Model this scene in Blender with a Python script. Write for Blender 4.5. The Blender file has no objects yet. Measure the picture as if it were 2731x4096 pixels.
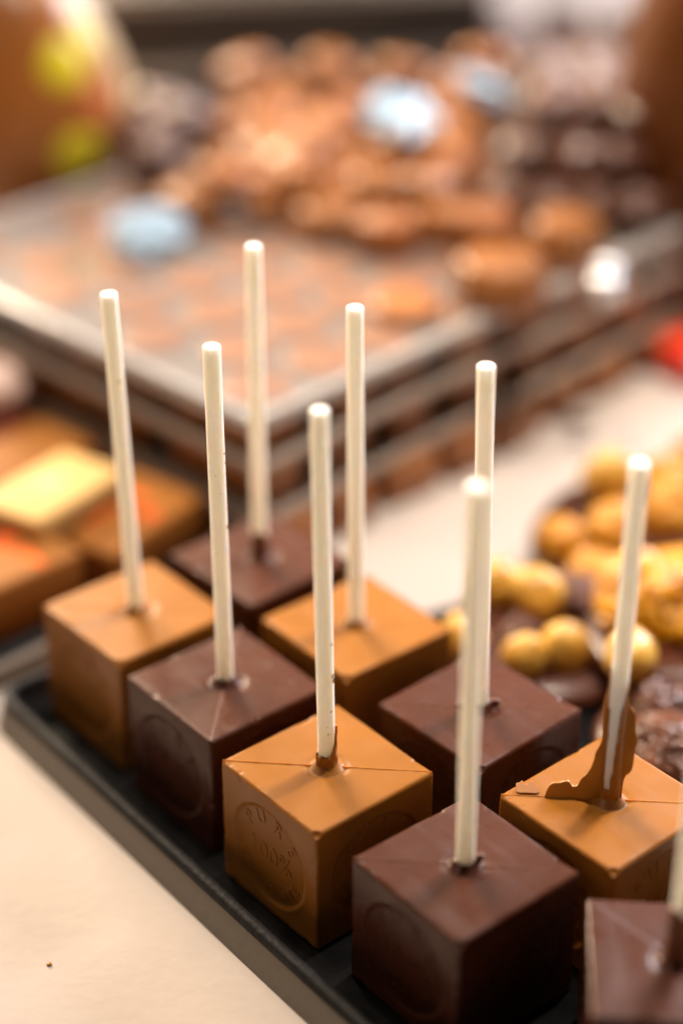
import bpy, bmesh, math, random
from mathutils import Vector, Matrix, noise
from mathutils.geometry import tessellate_polygon

R = math.radians
scene = bpy.context.scene
COL = scene.collection

# ---------------------------------------------------------------- camera, world, lamps, exposure
cam_d = bpy.data.cameras.new('camera')
cam = bpy.data.objects.new('camera', cam_d)
COL.objects.link(cam)
cam_d.sensor_fit = 'VERTICAL'
cam_d.sensor_height = 36.0
cam_d.sensor_width = 24.0
cam_d.lens = 68.57
cam_d.clip_start = 0.02
cam_d.clip_end = 20.0
cam.location = (0.00336, -0.35792, 0.31175)
cam.rotation_euler = (R(90 - 30.38), 0, 0)
cam_d.dof.use_dof = True
cam_d.dof.focus_distance = 0.443
cam_d.dof.aperture_fstop = 2.85
cam_d.dof.aperture_blades = 0
scene.camera = cam

world = bpy.data.worlds.new('World')
scene.world = world
world.use_nodes = True
wn = world.node_tree
bg = wn.nodes['Background']
bg.inputs['Color'].default_value = (1.0, 0.84, 0.70, 1)
bg.inputs['Strength'].default_value = 0.025

def lamp(name, kind, loc, target, energy, color, size, size_y=None):
    d = bpy.data.lights.new(name, kind)
    o = bpy.data.objects.new(name, d)
    COL.objects.link(o)
    o.location = loc
    o.rotation_euler = (Vector(target) - Vector(loc)).to_track_quat('-Z', 'Y').to_euler()
    d.energy = energy
    d.color = color
    if kind == 'AREA':
        if size_y:
            d.shape = 'RECTANGLE'; d.size = size; d.size_y = size_y
        else:
            d.shape = 'DISK'; d.size = size
    return o

WARM = (1.0, 0.85, 0.71)
# two small ceiling spots almost overhead (they give the two short stick shadows)
def spot(loc, target, energy, radius, cone):
    o = lamp('ceiling_spot', 'SPOT', loc, target, energy, WARM, 0)
    o.data.shadow_soft_size = radius
    o.data.spot_size = R(cone)
    o.data.spot_blend = 1.0
spot((0.24, 0.22, 1.75), (0.20, 0.26, 0.0), 190, 0.028, 31)
spot((-0.17, 0.40, 1.75), (0.16, 0.24, 0.0), 66, 0.045, 32)
# bright shop ceiling / wall behind the display: the sheen on the cube tops
lamp('shop_ceiling_light', 'AREA', (0.15, 1.75, 1.35), (0.05, 0.15, 0.0), 9, (1.0, 0.76, 0.60), 1.9, 0.9)
# daylight from a shop window to the right
lamp('shop_window', 'AREA', (1.0, 1.25, 0.8), (0.05, 0.1, 0.03), 58, (0.96, 0.92, 0.96), 0.7, 0.7)
# added warm backlight from the back left, brightens the sticks
lamp('back_left_fill', 'AREA', (-0.80, 1.35, 0.75), (0.0, 0.1, 0.05), 74, (1.0, 0.79, 0.56), 0.8, 0.5)
# added soft warm fill from the left front for sticks and left faces
lamp('fill_light', 'AREA', (-1.2, -0.5, 1.1), (0.0, 0.0, 0.02), 3.0, (1.0, 0.78, 0.58), 0.6)

lamp('fill_light', 'AREA', (1.3, -0.75, 0.8), (0.0, 0.0, 0.02), 1.1, (1.0, 0.80, 0.62), 0.5)  # added weak fill from the right front, brings out the side medallions

scene.view_settings.view_transform = 'Standard'
scene.view_settings.look = 'None'
scene.view_settings.gamma = 1.0
scene.view_settings.use_curve_mapping = False
scene.view_settings.exposure = 0.0
scene.cycles.use_denoising = True
scene.cycles.max_bounces = 8
scene.cycles.transparent_max_bounces = 12

# ---------------------------------------------------------------- materials
def mat(name, color, rough=0.5, spec=0.5, metallic=0.0, var=0.0, var_scale=60.0, bump=0.0, bump_scale=400.0,
        rough_var=0.0, sss=0.0, sss_r=(1, .4, .12), sss_scale=0.003, coat=0.0, color2=None):
    m = bpy.data.materials.new(name)
    m.use_nodes = True
    nt = m.node_tree
    b = nt.nodes['Principled BSDF']
    b.inputs['Base Color'].default_value = (*color, 1)
    b.inputs['Roughness'].default_value = rough
    b.inputs['Specular IOR Level'].default_value = spec
    b.inputs['Metallic'].default_value = metallic
    b.inputs['Coat Weight'].default_value = coat
    if sss:
        b.inputs['Subsurface Weight'].default_value = sss
        b.inputs['Subsurface Radius'].default_value = sss_r
        b.inputs['Subsurface Scale'].default_value = sss_scale
    tc = nt.nodes.new('ShaderNodeTexCoord')
    if var or color2:
        n = nt.nodes.new('ShaderNodeTexNoise')
        n.inputs['Scale'].default_value = var_scale
        n.inputs['Detail'].default_value = 5
        nt.links.new(tc.outputs['Object'], n.inputs['Vector'])
        rp = nt.nodes.new('ShaderNodeValToRGB')
        rp.color_ramp.elements[0].position = 0.35
        rp.color_ramp.elements[1].position = 0.65
        c2 = color2 or tuple(min(1, c * (1 + var)) for c in color)
        c1 = color if color2 else tuple(c * (1 - var) for c in color)
        rp.color_ramp.elements[0].color = (*c1, 1)
        rp.color_ramp.elements[1].color = (*c2, 1)
        nt.links.new(n.outputs['Fac'], rp.inputs['Fac'])
        nt.links.new(rp.outputs['Color'], b.inputs['Base Color'])
    if rough_var:
        n = nt.nodes.new('ShaderNodeTexNoise')
        n.inputs['Scale'].default_value = 110
        n.inputs['Detail'].default_value = 6
        nt.links.new(tc.outputs['Object'], n.inputs['Vector'])
        mr = nt.nodes.new('ShaderNodeMapRange')
        mr.inputs['From Min'].default_value = 0.3
        mr.inputs['From Max'].default_value = 0.7
        mr.inputs['To Min'].default_value = max(0.03, rough - rough_var)
        mr.inputs['To Max'].default_value = rough + rough_var
        nt.links.new(n.outputs['Fac'], mr.inputs['Value'])
        nt.links.new(mr.outputs['Result'], b.inputs['Roughness'])
    if bump:
        n = nt.nodes.new('ShaderNodeTexNoise')
        n.inputs['Scale'].default_value = bump_scale
        n.inputs['Detail'].default_value = 4
        nt.links.new(tc.outputs['Object'], n.inputs['Vector'])
        bp = nt.nodes.new('ShaderNodeBump')
        bp.inputs['Strength'].default_value = bump
        bp.inputs['Distance'].default_value = 0.0006
        nt.links.new(n.outputs['Fac'], bp.inputs['Height'])
        nt.links.new(bp.outputs['Normal'], b.inputs['Normal'])
    return m

M = {}
def cast_marks(m, strength=0.35):
    """sparse pin bubbles and faint scuffs of a cast chocolate face, different on every cube"""
    nt = m.node_tree
    b = nt.nodes['Principled BSDF']
    old = b.inputs['Normal'].links[0].from_node if b.inputs['Normal'].links else None
    tc = nt.nodes.new('ShaderNodeTexCoord')
    oi = nt.nodes.new('ShaderNodeObjectInfo')
    ad = nt.nodes.new('ShaderNodeVectorMath'); ad.operation = 'ADD'
    nt.links.new(tc.outputs['Object'], ad.inputs[0]); nt.links.new(oi.outputs['Random'], ad.inputs[1])
    vo = nt.nodes.new('ShaderNodeTexVoronoi'); vo.inputs['Scale'].default_value = 260
    nt.links.new(ad.outputs[0], vo.inputs['Vector'])
    sp = nt.nodes.new('ShaderNodeSeparateColor')
    nt.links.new(vo.outputs['Color'], sp.inputs[0])
    gt = nt.nodes.new('ShaderNodeMapRange'); gt.inputs['From Min'].default_value = 0.90; gt.inputs['From Max'].default_value = 1.0
    gt.inputs['To Min'].default_value = 0.0; gt.inputs['To Max'].default_value = 0.16
    nt.links.new(sp.outputs[0], gt.inputs['Value'])
    su = nt.nodes.new('ShaderNodeMath'); su.operation = 'SUBTRACT'; su.use_clamp = True
    nt.links.new(gt.outputs['Result'], su.inputs[0]); nt.links.new(vo.outputs['Distance'], su.inputs[1])
    mu = nt.nodes.new('ShaderNodeMath'); mu.operation = 'MULTIPLY'; mu.inputs[1].default_value = 8.0
    nt.links.new(su.outputs[0], mu.inputs[0])
    bp = nt.nodes.new('ShaderNodeBump'); bp.inputs['Strength'].default_value = strength; bp.inputs['Distance'].default_value = 0.0008
    nt.links.new(mu.outputs[0], bp.inputs['Height'])
    if old:
        nt.links.new(old.outputs['Normal'], bp.inputs['Normal'])
    nt.links.new(bp.outputs['Normal'], b.inputs['Normal'])
    # scuffs: long soft streaks of higher roughness
    mp = nt.nodes.new('ShaderNodeMapping'); mp.inputs['Scale'].default_value = (160, 30, 60); mp.inputs['Rotation'].default_value = (0.3, 0.2, 0.9)
    nt.links.new(ad.outputs[0], mp.inputs['Vector'])
    no = nt.nodes.new('ShaderNodeTexNoise'); no.inputs['Scale'].default_value = 1.0; no.inputs['Detail'].default_value = 5
    nt.links.new(mp.outputs[0], no.inputs['Vector'])
    r0 = b.inputs['Roughness'].links[0].from_socket
    mr = nt.nodes.new('ShaderNodeMapRange'); mr.inputs['From Min'].default_value = 0.55; mr.inputs['From Max'].default_value = 0.72
    mr.inputs['To Min'].default_value = 0.0; mr.inputs['To Max'].default_value = 0.16
    nt.links.new(no.outputs['Fac'], mr.inputs['Value'])
    a2 = nt.nodes.new('ShaderNodeMath'); a2.operation = 'ADD'
    nt.links.new(r0, a2.inputs[0]); nt.links.new(mr.outputs['Result'], a2.inputs[1])
    nt.links.new(a2.outputs[0], b.inputs['Roughness'])
M['milk'] = mat('milk_chocolate', (0.262, 0.099, 0.0120), 0.35, 0.27, var=0.05, var_scale=90, bump=0.06, bump_scale=160,
                rough_var=0.07, sss=0.22, sss_r=(1, .32, .06), sss_scale=0.0025)
M['dark'] = mat('dark_chocolate', (0.061, 0.0155, 0.0060), 0.30, 0.30, var=0.10, var_scale=70, bump=0.08, bump_scale=150,
                rough_var=0.08, sss=0.2, sss_r=(1, .3, .12), sss_scale=0.0015)
cast_marks(M['milk']); cast_marks(M['dark'])
M['milk_thin'] = mat('thin_milk_chocolate', (0.36, 0.155, 0.017), 0.36, 0.5, var=0.08, var_scale=200, bump=0.1, bump_scale=500,
                     sss=0.08, sss_r=(1, .6, .2), sss_scale=0.001)
M['dark_thin'] = mat('thin_dark_chocolate', (0.15, 0.050, 0.020), 0.42, 0.4)
M['milk_smear'] = mat('melted_milk_chocolate', (0.28, 0.105, 0.010), 0.42, 0.25, bump=0.15, bump_scale=300, sss=0.3)
M['stick'] = mat('rolled_paper', (0.99, 0.915, 0.83), 0.62, 0.35, var=0.02, var_scale=300, bump=0.18, bump_scale=900, sss=0.9, sss_r=(1, .85, .7), sss_scale=0.004)
M['paper'] = mat('cream_paper', (0.45, 0.392, 0.352), 0.75, 0.25, var=0.022, var_scale=45, bump=0.30, bump_scale=260)
M['tray_black'] = mat('black_tray_floor', (0.005, 0.005, 0.0055), 0.42, 0.06, bump=0.25, bump_scale=180, rough_var=0.18)
M['tray_rim'] = mat('black_tray_rim', (0.012, 0.0115, 0.012), 0.55, 0.12, bump=0.5, bump_scale=700, rough_var=0.1)
M['tray_wall'] = mat('bounce_lit_tray_wall', (0.165, 0.138, 0.112), 0.5, 0.3, bump=0.2, bump_scale=500)  # black tray wall with paper bounce put into a lighter base colour
M['plastic'] = mat('grey_plastic', (0.36, 0.28, 0.225), 0.22, 0.6, var=0.08, var_scale=25)
M['plastic_floor'] = mat('grey_plastic_floor', (0.14, 0.165, 0.175), 0.28, 0.6)
M['bonbon'] = mat('milk_bonbon', (0.25, 0.090, 0.019), 0.34, 0.5, var=0.2, var_scale=60, bump=0.3, bump_scale=140)
M['bonbon_brown'] = mat('brown_bonbon', (0.26, 0.085, 0.017), 0.36, 0.5, var=0.2, var_scale=50)
M['bonbon_orange'] = mat('orange_bonbon', (0.33, 0.117, 0.025), 0.36, 0.5, var=0.15, var_scale=70)
M['truffle'] = mat('dark_truffle', (0.095, 0.036, 0.021), 0.36, 0.5, var=0.3, var_scale=90, bump=0.5, bump_scale=170)
M['far_truffle'] = mat('far_dark_truffle', (0.060, 0.020, 0.010), 0.4, 0.2, var=0.3, var_scale=60)
M['hazelnut'] = mat('roasted_hazelnut', (0.40, 0.190, 0.018), 0.36, 0.4, color2=(0.66, 0.41, 0.085), var_scale=120, bump=0.25, bump_scale=230, sss=0.2, sss_scale=0.002)
M['walnut'] = mat('caramelised_walnut', (0.45, 0.175, 0.002), 0.28, 0.4, color2=(0.60, 0.295, 0.006), var_scale=160, bump=0.5, bump_scale=330, sss=0.2, sss_scale=0.002)
M['raisin'] = mat('raisin', (0.045, 0.012, 0.004), 0.28, 0.35, color2=(0.11, 0.028, 0.007), var_scale=200, bump=0.7, bump_scale=330)
M['tan_block'] = mat('caramel_chocolate', (0.29, 0.112, 0.022), 0.6, 0.15, var=0.06, var_scale=60)
M['cream_block'] = mat('cream_white_chocolate', (0.54, 0.345, 0.125), 0.6, 0.12, color2=(0.56, 0.38, 0.155), var_scale=50, sss=0.2)
M['red_print'] = mat('red_print', (0.55, 0.055, 0.012), 0.6, 0.1, color2=(0.70, 0.16, 0.02), var_scale=180)
M['yellow_print'] = mat('yellow_print', (0.70, 0.32, 0.01), 0.6, 0.1)
M['pale_orange_print'] = mat('pale_orange_print', (0.78, 0.40, 0.15), 0.45, 0.4)
M['egg_milk'] = mat('egg_milk_chocolate', (0.30, 0.105, 0.022), 0.30, 0.4, var=0.15, var_scale=18)
M['egg_dark'] = mat('egg_brown_chocolate', (0.115, 0.034, 0.005), 0.38, 0.22, var=0.12, var_scale=20)
M['egg_band'] = mat('pale_egg_band', (0.46, 0.33, 0.18), 0.4, 0.5)
M['egg_spot'] = mat('yellow_green_spot', (0.62, 0.52, 0.01), 0.4, 0.5)
M['red_smudge'] = mat('rust_red_spot', (0.42, 0.10, 0.02), 0.4, 0.5)
M['shelf'] = mat('dark_metal', (0.040, 0.034, 0.031), 0.5, 0.3, var=0.15, var_scale=8)
M['shelf_edge'] = mat('brushed_metal_edge', (0.30, 0.30, 0.29), 0.35, 0.5, metallic=0.6)
M['film'] = mat('film_glint', (0.23, 0.33, 0.42), 0.30, 0.4, bump=0.3, bump_scale=120)  # pale blue is the daylight glint put into the colour
M['glint'] = mat('glint_silver', (0.74, 0.77, 0.82), 0.30, 0.5, metallic=0.85, bump=0.4, bump_scale=240)  # for balls that stand in for small glints
M['red_wrap'] = mat('red_wrapper', (0.68, 0.035, 0.015), 0.3, 0.6)
M['pink_sweet'] = mat('pink_white_coating', (0.70, 0.52, 0.46), 0.4, 0.5)

def clear_plastic(name, tint, diff, amount, rough):
    m = bpy.data.materials.new(name)
    m.use_nodes = True
    nt = m.node_tree
    for n in list(nt.nodes):
        if n.type == 'BSDF_PRINCIPLED':
            nt.nodes.remove(n)
    out = [n for n in nt.nodes if n.type == 'OUTPUT_MATERIAL'][0]
    tr = nt.nodes.new('ShaderNodeBsdfTransparent'); tr.inputs[0].default_value = (*tint, 1)
    gl = nt.nodes.new('ShaderNodeBsdfGlossy'); gl.inputs['Roughness'].default_value = rough
    df = nt.nodes.new('ShaderNodeBsdfDiffuse'); df.inputs[0].default_value = (*diff, 1)
    lw = nt.nodes.new('ShaderNodeLayerWeight'); lw.inputs['Blend'].default_value = 0.5
    pw = nt.nodes.new('ShaderNodeMath'); pw.operation = 'POWER'; pw.inputs[1].default_value = 5.0
    nt.links.new(lw.outputs['Facing'], pw.inputs[0])
    fr = nt.nodes.new('ShaderNodeMath'); fr.operation = 'MULTIPLY_ADD'; fr.inputs[1].default_value = 0.95; fr.inputs[2].default_value = 0.045
    nt.links.new(pw.outputs[0], fr.inputs[0])
    m1 = nt.nodes.new('ShaderNodeMixShader'); m1.inputs[0].default_value = amount
    m2 = nt.nodes.new('ShaderNodeMixShader')
    nt.links.new(tr.outputs[0], m1.inputs[1]); nt.links.new(df.outputs[0], m1.inputs[2])
    nt.links.new(fr.outputs[0], m2.inputs[0]); nt.links.new(m1.outputs[0], m2.inputs[1]); nt.links.new(gl.outputs[0], m2.inputs[2])
    nt.links.new(m2.outputs[0], out.inputs['Surface'])
    return m
M['lid'] = clear_plastic('clear_plastic_lid', (0.96, 0.95, 0.94), (0.74, 0.60, 0.53), 0.085, 0.10)
M['plastic_top'] = clear_plastic('lit_plastic_lip', (0.93, 0.93, 0.93), (0.66, 0.62, 0.60), 0.46, 0.10)  # window highlight on the top lip put into a paler colour
M['plastic'] = clear_plastic('clear_plastic_side', (0.93, 0.90, 0.87), (0.64, 0.54, 0.47), 0.62, 0.10)


# ---------------------------------------------------------------- helpers
def link(name, mesh, m=None, parent=None, loc=(0, 0, 0), rot=(0, 0, 0)):
    o = bpy.data.objects.new(name, mesh)
    COL.objects.link(o)
    if m is not None:
        if not mesh.materials:
            mesh.materials.append(m)
        elif mesh.materials[0] is not m:
            o.material_slots[0].link = 'OBJECT'
            o.material_slots[0].material = m
    o.location = loc
    o.rotation_euler = rot
    if parent:
        o.parent = parent
    return o

def to_mesh(bm, name, smooth=True):
    me = bpy.data.meshes.new(name)
    bmesh.ops.recalc_face_normals(bm, faces=bm.faces)
    bm.to_mesh(me)
    bm.free()
    if smooth:
        for p in me.polygons:
            p.use_smooth = True
    return me

def empty(name, loc, rz=0.0, rx=0.0, ry=0.0):
    o = bpy.data.objects.new(name, None)
    o.empty_display_size = 0.01
    COL.objects.link(o)
    o.location = loc
    o.rotation_euler = (rx, ry, rz)
    return o

def tag(o, label, cat, group=None):
    o['label'] = label
    o['category'] = cat
    if group:
        o['group'] = group
    return o

def box_bm(sx, sy, sz, bev=0.0, seg=3, z0=0.0, bm=None, cx=0.0, cy=0.0):
    b = bmesh.new()
    bmesh.ops.create_cube(b, size=1.0)
    for v in b.verts:
        v.co = Vector((v.co.x * sx + cx, v.co.y * sy + cy, (v.co.z + 0.5) * sz + z0))
    if bev:
        bmesh.ops.bevel(b, geom=list(b.edges), offset=bev, segments=seg, profile=0.5, affect='EDGES')
    if bm is None:
        return b
    me = bpy.data.meshes.new('tmp'); b.to_mesh(me); b.free(); bm.from_mesh(me); bpy.data.meshes.remove(me)
    return bm

def flat_shade_big(me):
    me.shade_smooth()
    try:
        me.set_sharp_from_angle(angle=R(40))
    except Exception:
        pass

def lathe_bm(profile, seg=48, lobes=0, lobe_amp=0.0):
    bm = bmesh.new()
    rings = []
    for (r, z) in profile:
        if r <= 1e-7:
            rings.append([bm.verts.new((0, 0, z))])
        else:
            ring = []
            for i in range(seg):
                a = 2 * math.pi * i / seg
                k = 1 + (lobe_amp * math.cos(lobes * a) if lobes else 0)
                ring.append(bm.verts.new((r * k * math.cos(a), r * k * math.sin(a), z)))
            rings.append(ring)
    for a, b in zip(rings[:-1], rings[1:]):
        if len(a) == 1 and len(b) == 1:
            continue
        for i in range(seg):
            j = (i + 1) % seg
            if len(a) == 1:
                bm.faces.new((a[0], b[j], b[i]))
            elif len(b) == 1:
                bm.faces.new((a[i], a[j], b[0]))
            else:
                bm.faces.new((a[i], a[j], b[j], b[i]))
    return bm

def prism_bm(pts, thick, bev=0.0):
    """closed outline in local x-z, extruded along y about y=0"""
    bm = bmesh.new()
    f = [bm.verts.new((x, -thick / 2, z)) for x, z in pts]
    g = [bm.verts.new((x, thick / 2, z)) for x, z in pts]
    n = len(pts)
    for a, b, c in tessellate_polygon([[Vector((x, z, 0)) for x, z in pts]]):
        bm.faces.new((f[a], f[b], f[c])); bm.faces.new((g[c], g[b], g[a]))
    for i in range(n):
        j = (i + 1) % n
        bm.faces.new((f[i], g[i], g[j], f[j]))
    return bm

def lump_bm(r, seed, amp=0.15, freq=1.2, squash=(1, 1, 1), sub=3, wr=0.0, wfreq=4.0):
    bm = bmesh.new()
    bmesh.ops.create_icosphere(bm, subdivisions=sub, radius=1.0)
    off = Vector((seed * 3.17, seed * 1.31, seed * 2.23))
    for v in bm.verts:
        d = v.co.normalized()
        k = 1 + amp * noise.noise(d * freq + off)
        if wr:
            k += wr * (abs(noise.noise(d * wfreq + off * 1.7)) - 0.25) * 2
        v.co = Vector((d.x * squash[0], d.y * squash[1], d.z * squash[2])) * (r * k)
    return bm

def text_mesh(ch, size, depth, name='glyph'):
    cu = bpy.data.curves.new(name, 'FONT')
    cu.body = ch
    cu.align_x = 'CENTER'; cu.align_y = 'CENTER'
    cu.size = size
    cu.extrude = depth
    cu.bevel_depth = depth * 0.45
    cu.bevel_resolution = 1
    cu.resolution_u = 4
    o = bpy.data.objects.new(name, cu)
    COL.objects.link(o)
    dg = bpy.context.evaluated_depsgraph_get()
    dg.update()
    me = bpy.data.meshes.new_from_object(o.evaluated_get(dg))
    bpy.data.objects.remove(o); bpy.data.curves.remove(cu)
    return me

# ---------------------------------------------------------------- the setting: cream paper on the counter
bm = bmesh.new()
bmesh.ops.create_grid(bm, x_segments=4, y_segments=4, size=3.0)
me = to_mesh(bm, 'counter_paper')
o = link('table_surface', me, M['paper'], loc=(0, 1.2, -0.0022))
o['kind'] = 'structure'

# ---------------------------------------------------------------- black serving tray with the cubes
DIR = R(-51.7)
def tray(name, loc, rz, L, W, label, wall_out=0.0022, h=0.0072, open_mat=None):
    t = tag(empty(name, loc, rz), label, 'tray')
    f = box_bm(L, W, 0.0014, 0.0, z0=-0.0014)
    link('tray_floor', to_mesh(f, 'tray_floor', False), M['tray_black'], t)
    # swept rim (rounded crest, inside slope) and outer wall
    def loop(off, z, rad=0.006):
        pts = []
        hx, hy = L / 2 + off, W / 2 + off
        rr = max(0.001, rad + off)
        for cx, cy, a0 in ((hx - rr, hy - rr, 0), (-hx + rr, hy - rr, 90), (-hx + rr, -hy + rr, 180), (hx - rr, -hy + rr, 270)):
            for k in range(9):
                a = R(a0 + 90 * k / 8)
                pts.append((cx + rr * math.cos(a), cy + rr * math.sin(a), z))
        return pts
    def sweep(prof):
        b = bmesh.new()
        rings = [[b.verts.new(p) for p in loop(o_, z_)] for o_, z_ in prof]
        n = len(rings[0])
        for r0, r1 in zip(rings[:-1], rings[1:]):
            for i in range(n):
                j = (i + 1) % n
                b.faces.new((r0[i], r0[j], r1[j], r1[i]))
        return b
    prof = [(-0.0040, 0.0002), (-0.0032, 0.0012), (-0.0018, h * 0.55), (-0.0016, h * 0.85)]
    for k in range(9):
        a = math.pi - math.pi * k / 8
        prof.append((0.0000 + 0.0015 * math.cos(a), h + 0.0011 * math.sin(a)))
    prof.append((0.0015, h * 0.8))
    link('tray_rim', to_mesh(sweep(prof), 'tray_rim'), M['tray_rim'], t)
    link('tray_wall', to_mesh(sweep([(0.0014, h * 0.8), (0.0014 + wall_out * 0.6, h * 0.25), (0.0014 + wall_out, -0.0021)]), 'tray_wall'), M['tray_wall'], t)
    return t

ca, sa = math.cos(DIR), math.sin(DIR)
def tray_pt(d, n):       # d along the rows (towards the near right), n away from the front rim
    return (d * ca - n * sa, d * sa + n * ca)
c = tray_pt((-0.1065 + 0.150) / 2, (-0.0275 + 0.068) / 2)
tray('serving_tray', (c[0], c[1], 0), DIR, 0.2565, 0.0955, 'long black tray with thin rim under the rows of chocolate cubes on sticks')

# ---------------------------------------------------------------- chocolate cubes on sticks
S, H = 0.035, 0.0341
def cube_mesh(name, seed, dent):
    """rounded cube with a sunk round medallion on each side and a raised collar on top"""
    rb = 0.0009
    N = 96
    rnd = random.Random(seed)
    half = (S / 2, S / 2, H / 2)
    def ticks(hf):
        t = [-hf, -hf + rb * 0.2, -hf + rb * 0.55, -hf + rb]
        inner = [-hf + rb + (2 * hf - 2 * rb) * i / N for i in range(1, N)]
        return t + inner + [hf - rb, hf - rb * 0.55, hf - rb * 0.2, hf]
    bm = bmesh.new()
    inner = [h_ - rb for h_ in half]
    def place(p):
        c_ = Vector([max(-inner[i], min(inner[i], p[i])) for i in range(3)])
        d = Vector(p) - c_
        return c_ + (d.normalized() * rb if d.length > 1e-9 else d)
    for axis in range(3):
        u, v = (axis + 1) % 3, (axis + 2) % 3
        tu, tv = ticks(half[u]), ticks(half[v])
        for sgn in (-1, 1):
            if axis == 2 and sgn == -1:
                tu2, tv2 = [-half[u], -inner[u], inner[u], half[u]], [-half[v], -inner[v], inner[v], half[v]]
                tu2, tv2 = tu, tv
            else:
                tu2, tv2 = tu, tv
            grid = []
            for a in tu2:
                row = []
                for b_ in tv2:
                    p = [0, 0, 0]
                    p[axis] = sgn * half[axis]; p[u] = a; p[v] = b_
                    q = place(p)
                    if axis < 2:      # medallion
                        # side coordinate and height of this face
                        hor = q[1] if axis == 0 else q[0]
                        r = math.hypot(hor, q[2] + 0.0003)
                        t = max(0.0, min(1.0, (0.0136 - r) / 0.0012))
                        t = t * t * (3 - 2 * t)
                        lip = math.exp(-((r - 0.0139) / 0.0004) ** 2) * 0.00005
                        q[axis] -= sgn * (0.00050 * t - lip)
                        # very slight unevenness of the cast face
                        q[axis] += sgn * 0.00010 * noise.noise(Vector((hor * 90, q[2] * 90, seed + axis * 3 + sgn)))
                    elif sgn == 1:    # top: collar round the stick, pulled-in ring, soft unevenness
                        r = math.hypot(q[0], q[1])
                        q[2] += 0.0012 * math.exp(-max(0, r - 0.0021) / 0.0007) - 0.00030 * math.exp(-((r - 0.0042) / 0.0010) ** 2)
                        q[2] += 0.00012 * noise.noise(Vector((q[0] * 80, q[1] * 80, seed * 1.7)))
                        if q[0] + q[1] > 0:
                            q[2] -= 0.00010
                    row.append(bm.verts.new(q))
                grid.append(row)
            for i in range(len(tu2) - 1):
                for j in range(len(tv2) - 1):
                    bm.faces.new((grid[i][j], grid[i + 1][j], grid[i + 1][j + 1], grid[i][j + 1]))
    bmesh.ops.remove_doubles(bm, verts=bm.verts, dist=0.00003)
    for v in bm.verts:
        v.co.z += H / 2
    if dent:
        cpt = Vector((-S / 2, -S / 2, H))
        ax = Vector((1, 1, -1.2)).normalized()
        for v in bm.verts:
            d = (v.co - cpt).length
            if d < 0.0016:
                v.co += ax * 0.0013 * (1 - (d / 0.0016) ** 2)
    # chipped, softly wandering edges
    for v in bm.verts:
        ex = S / 2 - abs(v.co.x); ey = S / 2 - abs(v.co.y); ez = min(v.co.z, H - v.co.z)
        near = sorted((ex, ey, ez))[1]
        if near < 0.0014:
            k = noise.noise(v.co * 330 + Vector((seed, 0, 0))) + 0.5 * noise.noise(v.co * 900)
            if k > 0.25:
                v.co -= Vector((math.copysign(1, v.co.x) if ex < 0.0014 else 0, math.copysign(1, v.co.y) if ey < 0.0014 else 0,
                                (1 if v.co.z > H / 2 else -1) if ez < 0.0014 else 0)) * (k - 0.25) * 0.00028
    me = to_mesh(bm, name)
    return me

CUBE = {True: cube_mesh('chocolate_cube', 1, True), False: cube_mesh('chocolate_cube_plain', 5, False)}

def seal_mesh():
    """PURE / 100% lettering that stands up from the medallion, drawn in local x-z facing -y"""
    bm = bmesh.new()
    def add(ch, size, x, z, rot):
        me = text_mesh(ch, size, 0.00010)
        # glyph lies in x-y facing +z: stand it up so that it faces -y
        mt = Matrix.Translation((x, 0, z)) @ Matrix.Rotation(R(90), 4, 'X') @ Matrix.Rotation(rot, 4, 'Z')
        me.transform(mt)
        bm.from_mesh(me)
        bpy.data.meshes.remove(me)
    for ch, deg in zip('PURE', (136, 107, 71, 38)):
        a = R(deg)
        add(ch, 0.0050, 0.0100 * math.cos(a), 0.0100 * math.sin(a), a - R(90))
    add('100%', 0.0072, 0.0, 0.0, 0.0)
    word = 'CHOCOLATE'
    for i, ch in enumerate(word):
        a = R(206 + 128 * i / (len(word) - 1))
        add(ch, 0.0036, 0.0103 * math.cos(a), 0.0103 * math.sin(a), a + R(90))
    return to_mesh(bm, 'seal_lettering', False)
SEAL = seal_mesh()

def seam_mesh(seed, lo, hi, amp):
    """thin ragged mould seam along local x, on the top face"""
    rnd = random.Random(seed)
    bm = bmesh.new()
    n = 90
    prev = None
    for i in range(n + 1):
        x = lo + (hi - lo) * i / n
        hgt = amp * (0.45 + 0.55 * max(0, noise.noise(Vector((x * 700, seed * 5.1, 0))) + 0.35)) * rnd.uniform(.7, 1.2)
        w = 0.00016 * rnd.uniform(.8, 1.3)
        y = 0.00006 * noise.noise(Vector((x * 400, seed, 4)))
        cur = [bm.verts.new((x, y - w, -0.0004)), bm.verts.new((x, y - w * .5, hgt)), bm.verts.new((x, y + w * .4, hgt * .9)), bm.verts.new((x, y + w, -0.0004))]
        if prev:
            for k in range(3):
                bm.faces.new((prev[k], cur[k], cur[k + 1], prev[k + 1]))
        prev = cur
    return to_mesh(bm, 'mould_seam')

def stick_mesh(length, seed):
    r = 0.00203
    prof = [(0, -0.006)] + [(r, -0.006)]
    n = 40
    for i in range(n + 1):
        prof.append((r * (1 + 0.006 * noise.noise(Vector((seed, i * .6, 0)))), -0.005 + (length + 0.005 - 0.00025) * i / n))
    prof += [(r - 0.00012, length - 0.00006), (r - 0.0003, length), (0.0, length + 0.00003)]
    return to_mesh(lathe_bm(prof, 32), 'stick')

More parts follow.
